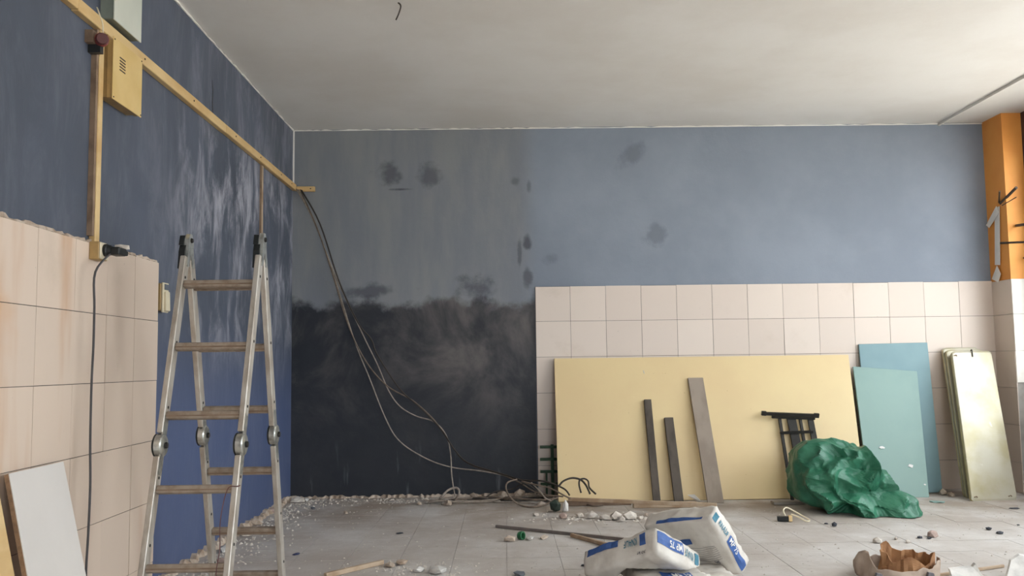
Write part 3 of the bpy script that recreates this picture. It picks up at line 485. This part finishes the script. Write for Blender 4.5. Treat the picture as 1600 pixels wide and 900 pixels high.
# ---------------------------------------------------------------- plaster bags
def textmesh(txt):
    cu = bpy.data.curves.new('t', 'FONT'); cu.body = txt; cu.resolution_u = 3; cu.align_x = 'LEFT'; ob = bpy.data.objects.new('t', cu); COL.objects.link(ob)
    cu.offset = .018; me = bpy.data.meshes.new_from_object(ob.evaluated_get(bpy.context.evaluated_depsgraph_get())); vs = [v.co.copy() for v in me.vertices]; fs = [tuple(p.vertices) for p in me.polygons]
    bpy.data.objects.remove(ob); bpy.data.meshes.remove(me); x0 = min(v.x for v in vs); x1 = max(v.x for v in vs); y0_ = min(v.y for v in vs); y1 = max(v.y for v in vs)
    return [((v.x-x0)/(x1-x0), (v.y-y0_)/(y1-y0_)) for v in vs], fs
TX = {k: textmesh(k) for k in ('KNAUF', 'MP 75', '30 kg')}
def bag(P0, e, l, t_, E, Ln, T, seed, label, decals, sag=.0, rest=None):
    """P0 corner; u along e, v along l, w along t_. decals: (kind, face, x0, x1, y0, y1, mat)"""
    P0, e, l, t_ = Vector(P0), Vector(e).normalized(), Vector(l).normalized(), Vector(t_).normalized()
    def D(u, v, w, off=0.):
        x, y, z = 2*u-1, 2*v-1, 2*w-1; k = .30
        sx = x*math.sqrt(max(0, 1-y*y/2-z*z/2+y*y*z*z/3)); sy_ = y*math.sqrt(max(0, 1-z*z/2-x*x/2+z*z*x*x/3)); sz = z*math.sqrt(max(0, 1-x*x/2-y*y/2+x*x*y*y/3))
        x, y, z = x+(sx-x)*k*.45, y+(sy_-y)*k*.45, z+(sz-z)*k
        p = P0+e*E*(x+1)/2+l*Ln*(y+1)/2+t_*T*(z+1)/2
        n = (e*(2*u-1)**5+l*(2*v-1)**5+t_*(2*w-1)**5); n = n.normalized() if n.length > 1e-5 else t_
        q = p*9+Vector((seed, 0, 0)); p = p+n*(.012*noise.noise(q)+.007*(1-abs(noise.noise(q*1.9))*2)+off)
        p = p-Vector((0, 0, sag*(v**2)))
        zf = rest(p) if rest else .006
        if p.z < zf: p.z = zf+off*.2
        return p
    nu, nv, nw = 16, 24, 6; b = thing('plaster_bag', (P0+e*E/2+l*Ln/2)*1, label, 'bag', 'paper sacks of plaster heaped on the floor'); b.location.z = 0
    vs, fs, ix = [], [], {}
    def vid(i, j, k):
        if (i, j, k) not in ix: ix[(i, j, k)] = len(vs); vs.append(D(i/nu, j/nv, k/nw))
        return ix[(i, j, k)]
    for i in range(nu):
        for j in range(nv):
            for k in (0, nw): fs.append((vid(i, j, k), vid(i+1, j, k), vid(i+1, j+1, k), vid(i, j+1, k)))
    for i in range(nu):
        for k in range(nw):
            for j in (0, nv): fs.append((vid(i, j, k), vid(i+1, j, k), vid(i+1, j, k+1), vid(i, j, k+1)))
    for j in range(nv):
        for k in range(nw):
            for i in (0, nu): fs.append((vid(i, j, k), vid(i, j+1, k), vid(i, j+1, k+1), vid(i, j, k+1)))
    body = mesh('sack', vs, fs, M_bag, b, smooth=True)
    F = {'end': lambda x, y, o_: D(1-x, 0, y, o_), 'end2': lambda x, y, o_: D(x, 0, 1-y, o_), 'side': lambda x, y, o_: D(0, x, y, o_), 'broad': lambda x, y, o_: D(y, x, 0, o_), 'broad2': lambda x, y, o_: D(1-x, y, 0, o_), 'top': lambda x, y, o_: D(1, x, y, o_), 'lid': lambda x, y, o_: D(x, y, 1, o_)}
    for nm, kind, face, x0, x1, y0_, y1, m in decals:
        fn = F[face]
        if kind == 'patch':
            a, c = 14, 5; pv = [fn(x0+(x1-x0)*i/a, y0_+(y1-y0_)*j/c, .0022) for i in range(a+1) for j in range(c+1)]; pf = [(i*(c+1)+j, (i+1)*(c+1)+j, (i+1)*(c+1)+j+1, i*(c+1)+j+1) for i in range(a) for j in range(c)]
        elif kind == 'wave':
            a = 24; pv = []; 
            for i in range(a+1):
                x = x0+(x1-x0)*i/a; y = y0_+.025*math.sin(9*x+2); pv += [fn(x, y, .002), fn(x, y+y1, .002)]
            pf = [(2*i, 2*i+1, 2*i+3, 2*i+2) for i in range(a)]
        else:
            tv, pf = TX[kind]; pv = [fn(x0+(x1-x0)*a, y0_+(y1-y0_)*c, .0040) for a, c in tv]
        mesh(nm, pv, pf, m, body)
    return b
def cw(x, u, d): return CR*x+CU*u+CF*d
ENDP = [('blue_band', 'patch', 'end', .44, .97, .10, .58, M_blue), ('blue_square', 'patch', 'end', .03, .12, .12, .6, M_tealprint), ('brand_lettering', 'KNAUF', 'end', .16, .40, .2, .55, M_tealprint), ('product_lettering', 'MP 75', 'end', .47, .72, .2, .5, M_wprint)]
b1 = [x for x in ENDP]+[('broad_band', 'patch', 'broad', .42, .62, .60, .69, M_blue), ('weight_lettering', '30 kg', 'broad2', .72, .88, .16, .24, M_greyprint), ('edge_band', 'patch', 'top', .12, .8, .0, .16, M_blue)]+[('printed_wave', 'wave', 'broad', .12, .6, .3+.035*i, .008, M_fine) for i in range(8)]
def pad(x0, x1, y0_, y1, h):   # height of a sack lying underneath, with soft shoulders
    def f(p):
        d = max(x0-p.x, p.x-x1, y0_-p.y, p.y-y1, 0.); return .006+(h-.006)*max(0., 1-max(0., d-.025)/.07)
    return f
q3 = fl(1006, 899, .12); q4 = fl(1080, 899, .07)+Vector((.05, 0, 0))
e, l, t_ = cw(-.481, .844, -.23), cw(-.69, -.27, .67), cw(.567, .5, .651)
bag(fl(1160, 899, .05), e, l, t_, .36, .42, .10, 3., 'plaster sack propped on edge with its bright printed end facing the window', b1, 0., pad(q4.x-.06, q4.x+.10, q4.y-.12, q4.y+.15, .10))
sd = [('side_square', 'patch', 'side', .12, .2, .1, .55, M_blue), ('side_lettering', 'KNAUF', 'side', .24, .42, .15, .45, M_tealprint), ('side_weight', '30 kg', 'side', .12, .24, .75, .9, M_greyprint), ('side_band', 'patch', 'side', .5, .95, .02, .3, M_blue)]
e, l, t_ = cw(.72, -.504, .472), cw(-.68, -.42, .59), cw(-.1, -.75, -.65)
bag(fl(1025, 822, .335), e, l, t_, .33, .46, .13, 9., 'tilted plaster sack in front, its printed end upside down', ENDP+sd, .0, pad(q3.x-.04, q3.x+.33, q3.y-.06, q3.y+.36, .125))
q = q3; bag(Vector((q.x+.0, q.y-.02, .006)), (.96, -.1, 0), (-.1, .9, .0), (0, 0, 1), .33, .36, .095, 15., 'flat plaster sack lying lowest, under the tilted one', [('blue_band', 'patch', 'end2', .2, .95, .1, .9, M_blue), ('top_band', 'patch', 'lid', .3, .75, .04, .4, M_blue), ('product_lettering', 'MP 75', 'lid', .45, .72, .3, .12, M_wprint), ('fold_band', 'patch', 'end2', .02, .1, .1, .9, M_blue)])
q = q4; bag(Vector((q.x+.0, q.y-.12, .006)), (.99, .08, 0), (-.08, .99, 0), (0, 0, 1), .14, .26, .08, 22., 'small folded end of a plaster sack between the two larger ones', [('blue_band', 'patch', 'end2', .5, .9, .1, .9, M_blue), ('lettering', 'KNAUF', 'end2', .05, .45, .3, .7, M_tealprint)])
# ---------------------------------------------------------------- torn paper sack
def torn(c, rx, ry, prof, seed, n=64, m=9, flare=0., crease=.02):
    vs, fs = [], []
    for j in range(m+1):
        for i in range(n):
            a = 2*math.pi*i/n; h = prof(a); z = h*j/m; k = 1+flare*z; d = crease*noise.noise(Vector((math.cos(a)*3, math.sin(a)*3, z*9+seed)))+crease*.6*(1-2*abs(noise.noise(Vector((math.cos(a)*6+seed, math.sin(a)*6, z*5)))))
            vs.append(Vector((c.x+(rx*k+d)*math.cos(a), c.y+(ry*k+d)*math.sin(a), .004+z)))
    for j in range(m):
        for i in range(n): fs.append((j*n+i, j*n+(i+1) % n, (j+1)*n+(i+1) % n, (j+1)*n+i))
    return vs, fs
c = fl(1402, 899); c = Vector((c.x, c.y+.0, 0)); b = thing('torn_paper_sack', c, 'torn brown paper sack standing open on the floor at bottom right', 'sack')
def pf(a):
    dg = math.degrees(a) % 360; z = .05+.025*noise.noise(Vector((dg*.06, 2, 0)))
    z += .085*math.exp(-((dg-197)/22)**2)+.04*math.exp(-((dg-345)/30)**2)+.02*math.exp(-((dg-85)/45)**2); return z
o = mesh('outer_paper', *torn(c, .195, .15, pf, 2.), M_kraftout, b, True); m = o.modifiers.new('solid', 'SOLIDIFY'); m.thickness = .003
def pf2(a):
    dg = math.degrees(a) % 360; z = .095+.04*noise.noise(Vector((dg*.025, 7, 0)))+.006*noise.noise(Vector((dg*.1, 9, 0)))
    return z+.06*math.exp(-((dg-130)/28)**2)-.02*math.exp(-((dg-300)/30)**2)
o = mesh('inner_kraft', *torn(c+Vector((.05, .0, .0)), .115, .1, pf2, 6., n=40, crease=.03), M_kraft, b); m = o.modifiers.new('solid', 'SOLIDIFY'); m.thickness = .003
for px in (1352, 1432): q = fl(px, 899)+Vector((0, -.155, 0)); mesh('print_mark', *prism([Vector((q.x+x, c.y-.165, z)) for x, z in ((-.02, .02), (.02, .02), (.015, .045), (-.01, .05))], (0, .02, 0)), M_greyprint, b)
# sheets in the bottom right corner
def sheet(name, pts, h, mat, label, cat='sheet'):
    P = [Vector(p) for p in pts]; return tag(mesh(name, *prism(P, h), mat), label, cat)
a = fl(1488, 906); sheet('gypsum_offcut', [a+Vector(v) for v in ((-.02, -.06, .002), (.14, -.05, .002), (.12, .0, .075), (.105, .0, .06), (-.01, .0, .05))], (0, .02, .004), M_gyp, 'pale broken gypsum piece by the lath at bottom right', 'offcut')
a = fl(1585, 903); sheet('gypsum_offcut', [a+Vector(v) for v in ((-.05, -.02, .002), (.12, -.02, .002), (.12, .03, .09), (.05, .03, .105), (.0, .02, .08))], (0, .015, .004), M_gyp, 'pale board corner poking up at the lower right edge', 'offcut')
# ---------------------------------------------------------------- column bits: paper strip and rods
b = thing('paper_strip', (KX, 7.3, 1.72), 'torn white paper strip hanging on the orange column', 'paper')
def onc(px, py, o=.012): return dx(px, py, KX-o)
mesh('strip', *prism([onc(*q) for q in ((1554.5, 326), (1562, 322), (1563, 414), (1555, 414))], (-.003, 0, 0)), M_paper, b)
mesh('strip_end', *prism([onc(*q, .02) for q in ((1558, 415), (1564, 428), (1560, 441), (1550, 436))], (-.003, 0, 0)), M_paper, b); mesh('strip_fold', *prism([onc(*q, .02) for q in ((1557, 322), (1561, 333), (1546, 356), (1541, 352))], (-.003, 0, 0)), M_paper, b)
def rod(a, bq, r, label): return tag(mesh('iron_rod', *tube([a, bq], r, 7), M_rod), label, 'rod')
rod(dx(1558, 380, KX-.004), dy(1606, 378, 6.95), .009, 'longest horizontal iron rod sticking out of the orange column')
rod(dy(1588, 352.5, KY-.004), dy(1606, 350, 6.9), .012, 'short horizontal iron rod at the upper right of the column front')
rod(dx(1563, 318, KX-.004), dy(1588, 293, 7.1), .012, 'iron rod slanting up from the paper strip on the column')
rod(dx(1561, 316, KX-.006), dy(1562, 299, 7.2), .007, 'short upright iron stub beside the slanting rod')
rod(dx(1566, 321, KX-.006), dy(1588, 308, 7.1), .004, 'thinnest wire-like rod under the slanting rod'); rod(dy(1600, 403, KY-.002), dy(1606, 403, 6.95), .008, 'lowest iron rod at the picture edge on the column')
# ---------------------------------------------------------------- small things on the floor
def chunk(px, py, wpx, mat, label, cat='rubble', fl_=.6, name='plaster_chunk', seed=0):
    q = fl(px, py); s = wpx/FPX*q.y/2; v, f = rock(q, s, s*.7, s*fl_, seed or int(px*7+py)); return tag(mesh(name, v, f, mat), label, cat)
chunk(1457, 839, 21, M_stone, 'pinkish stone lying alone on the bright floor', 'stone', .7, 'stone'); chunk(1371, 848, 17, M_white, 'cream plaster lump behind the torn sack', fl_=.55)
chunk(1400, 843, 8, M_white, 'tiny cream chip just right of the cream lump'); chunk(1419, 848, 9, M_white, 'cream chip right behind the torn sack')
chunk(1304, 823, 9, M_darkbit, 'dark grey nut-like bit in front of the tarpaulin', 'scrap', 1.0, 'dark_scrap'); chunk(1291, 819, 7, M_darkbit, 'small dark crumb left of the nut-like bit', 'scrap', .4, 'dark_scrap')
for px, py, w_, lb in ((1437, 841, 13, 'flat dark sliver left of the pinkish stone'), (1452, 842, 9, 'short dark sliver touching the pinkish stone'), (1545, 828, 14, 'slate-grey sliver on the floor far right'), (1562, 834, 15, 'longer dark sliver right of the slate-grey one'), (1388, 863, 8, 'dark pebble left of the torn sack'), (1591, 821, 6, 'tiny dark sliver at the right floor edge'), (913, 885, 12, 'dark lump on the floor left of the bags')):
    chunk(px, py, w_, M_darkbit, lb, 'scrap', .35, 'dark_scrap')
chunk(1464, 785, 25, M_teal, 'flat teal paint flake near the steel sheets', 'flake', .12, 'paint_flake'); chunk(1584, 795, 20, M_darkbit, 'thin dark splinter below the front steel sheet', 'splinter', .1, 'splinter'); chunk(1474, 773, 18, M_mortar, 'brown rubble lump between teal boards and steel sheets')
chunk(1487, 776, 14, M_mortar, 'smaller brown rubble lump beside the steel sheets'); chunk(1420, 786, 18, M_stone, 'flat stone fragment beside the tarpaulin end', fl_=.3)
chunk(625, 834, 12, M_darkbit, 'dark oval chip on the floor in the middle left', 'scrap', .25, 'dark_scrap'); chunk(463, 867, 15, M_bluecap, 'navy blue cap on the floor right of the ladder', 'cap', .25, 'plastic_cap'); chunk(489, 796, 9, M_darkbit, 'dark crumb near the left corner', 'scrap', .6, 'dark_scrap')
q = fl(813, 843); b = thing('green_bottle_neck', q, 'green plastic ring with a broken white piece on the floor', 'bottle piece')
mesh('green_ring', *lathe(q+Vector((-.0, 0, .024)), (.75, -.6, .1), [(-.01, .022), (0, .026), (.022, .026), (.022, .018), (.0, .016)]), M_green, b); v, f = rock((q.x+.06, q.y-.01, 0), .06, .025, .014, 4); mesh('white_shard', v, f, M_gyp, b)
chunk(795, 846, 21, M_mortar, 'grey plaster crumb lump left of the green ring', fl_=.5); chunk(850, 842, 20, M_mortar, 'brown-grey plaster piece right of the green ring', fl_=.35)
chunk(837, 806, 14, M_white, 'white chip on the floor before the cable tangle', fl_=.5); chunk(880, 810, 17, M_stone, 'pinkish plaster chunk below the green block', fl_=.7)
for i, (px, py, w_) in enumerate(((905, 808, 18), (925, 810, 24), (945, 812, 22), (962, 812, 26), (972, 815, 20), (985, 811, 26), (1000, 812, 14))):
    chunk(px, py, w_, M_white, ('first', 'second', 'third', 'fourth', 'fifth', 'sixth', 'seventh')[i]+' plaster chunk from the left in the row before the wood strips', fl_=.55)
for i, (px, py, w_, lb) in enumerate(((610, 886, 24, 'left lump of the white plaster heap'), (628, 882, 26, 'rear lump of the white plaster heap'), (655, 893, 22, 'middle lump of the plaster heap'), (684, 896, 40, 'largest white plaster lump at the bottom edge'))): chunk(px, py, w_, (M_mortar, M_mortar, M_gyp, M_gyp)[i], lb, fl_=.4)
chunk(812, 899, 26, simple('slate_lump', '70757c', .8), 'slate blue-grey lump at the bottom edge', fl_=.3); chunk(846, 777, 16, M_mortar, 'mortar chunk in the cable tangle, nearest the rack'); chunk(846, 791, 14, M_mortar, 'mortar chunk inside the cable loop'); chunk(765, 781, 14, M_white, 'pale mortar chunk in the cable pile')
for i, (px, py, w_, lb) in enumerate(((465, 785, 24, 'white plaster piece in the left corner'), (478, 783, 14, 'small plaster piece beside the corner piece'), (425, 801, 20, 'reddish mortar piece along the left wall'), (398, 820, 24, 'mortar piece seen between the right ladder rails'), (385, 838, 22, 'plaster piece by the right front ladder rail'), (352, 862, 26, 'plaster piece seen between the ladder rails'), (345, 880, 20, 'lowest plaster piece by the left wall'))):
    chunk(px, py, w_, (M_white, M_gyp, M_stone, M_mortar)[i % 4], lb, fl_=.5)
for px, py, w_, lb in ((700, 790, 16, 'brown mortar lump below the hook-shaped cable end'), (740, 779, 18, 'brown mortar lump behind the flat cable loops'), (785, 777, 20, 'mortar lump against the dark wall behind the tangle'), (812, 776, 24, 'large mortar lump at the wall inside the tangle'), (655, 789, 11, 'small chip left of the hook-shaped cable end'), (1010, 806, 10, 'small chip right of the plaster chunk row'), (540, 803, 10, 'single pale chip on the bare floor near the dark wall')):
    chunk(px, py, w_, M_mortar, lb, fl_=.6)
q = fl(1222, 815); b = thing('small_adapter', q, 'small yellow and black adapter with cream cord before the trestle', 'adapter')
bev(mesh('adapter_body', *slab(q+Vector((-.03, 0, .002)), (.07, -.02, 0), (.01, .045, 0), (0, 0, .03)), M_black, b)); bev(mesh('adapter_face', *slab(q+Vector((.04, -.02, .002)), (.025, .0, 0), (.01, .05, 0), (0, 0, .036)), M_pine, b))
mesh('cord', *tube(smoothpath([q+Vector(v) for v in ((.03, .02, .035), (.02, .03, .07), (.05, .05, .085), (.1, .05, .06), (.15, .03, .03), (.18, -.02, .008), (.15, -.03, .007), (.11, .0, .03), (.07, .02, .045))], 5), .0055), M_cream, b)
# fine crumbs: nobody could count them
parts = []; rr = random.Random(31); bpy.context.view_layer.update(); DG = bpy.context.evaluated_depsgraph_get()
def covered(x, y): return any(S.ray_cast(DG, Vector((x+a, y+b, .0015)), Vector((0, 0, 1)), distance=.3)[0] for a, b in ((0, 0), (.016, 0), (-.016, 0), (0, .016), (0, -.016)))
for i in range(2600):
    u = rr.random()
    if u < .3: x, y = WX+.07+abs(rr.gauss(0, .13)), rr.uniform(4.4, 7.45)
    elif u < .5: x, y = rr.uniform(WX+.05, .4), BY-.1-abs(rr.gauss(0, .14))
    elif u < .62: p = fl(rr.gauss(940, 45), rr.gauss(811, 3)); x, y = p.x, p.y
    elif u < .72: p = fl(rr.gauss(645, 50), rr.gauss(888, 7)); x, y = p.x, p.y
    else: x, y = rr.uniform(WX+.1, 4.05), rr.uniform(4.3, 7.0)
    if not (WX+.03 < x < 4.1 and 3.9 < y < BY-.05) or covered(x, y): continue
    s = rr.uniform(.003, .009)*(1.9 if u < .1 or .3 < u < .36 or .5 < u < .56 else 1); h = s*.7; a = rr.random()*6; c_, s_ = math.cos(a)*s, math.sin(a)*s
    parts.append(([(x+c_, y+s_, 0), (x-s_, y+c_, 0), (x-c_*.8, y-s_*.8, 0), (x+s_, y-c_, 0), (x+c_*.2, y+s_*.2, h)], [(0, 1, 4), (1, 2, 4), (2, 3, 4), (3, 0, 4), (3, 2, 1, 0)]))
o = mesh('plaster_crumbs', *join(*parts), M_white); tag(o, 'fine plaster crumbs and grit scattered over the dusty floor', 'debris', kind='stuff')
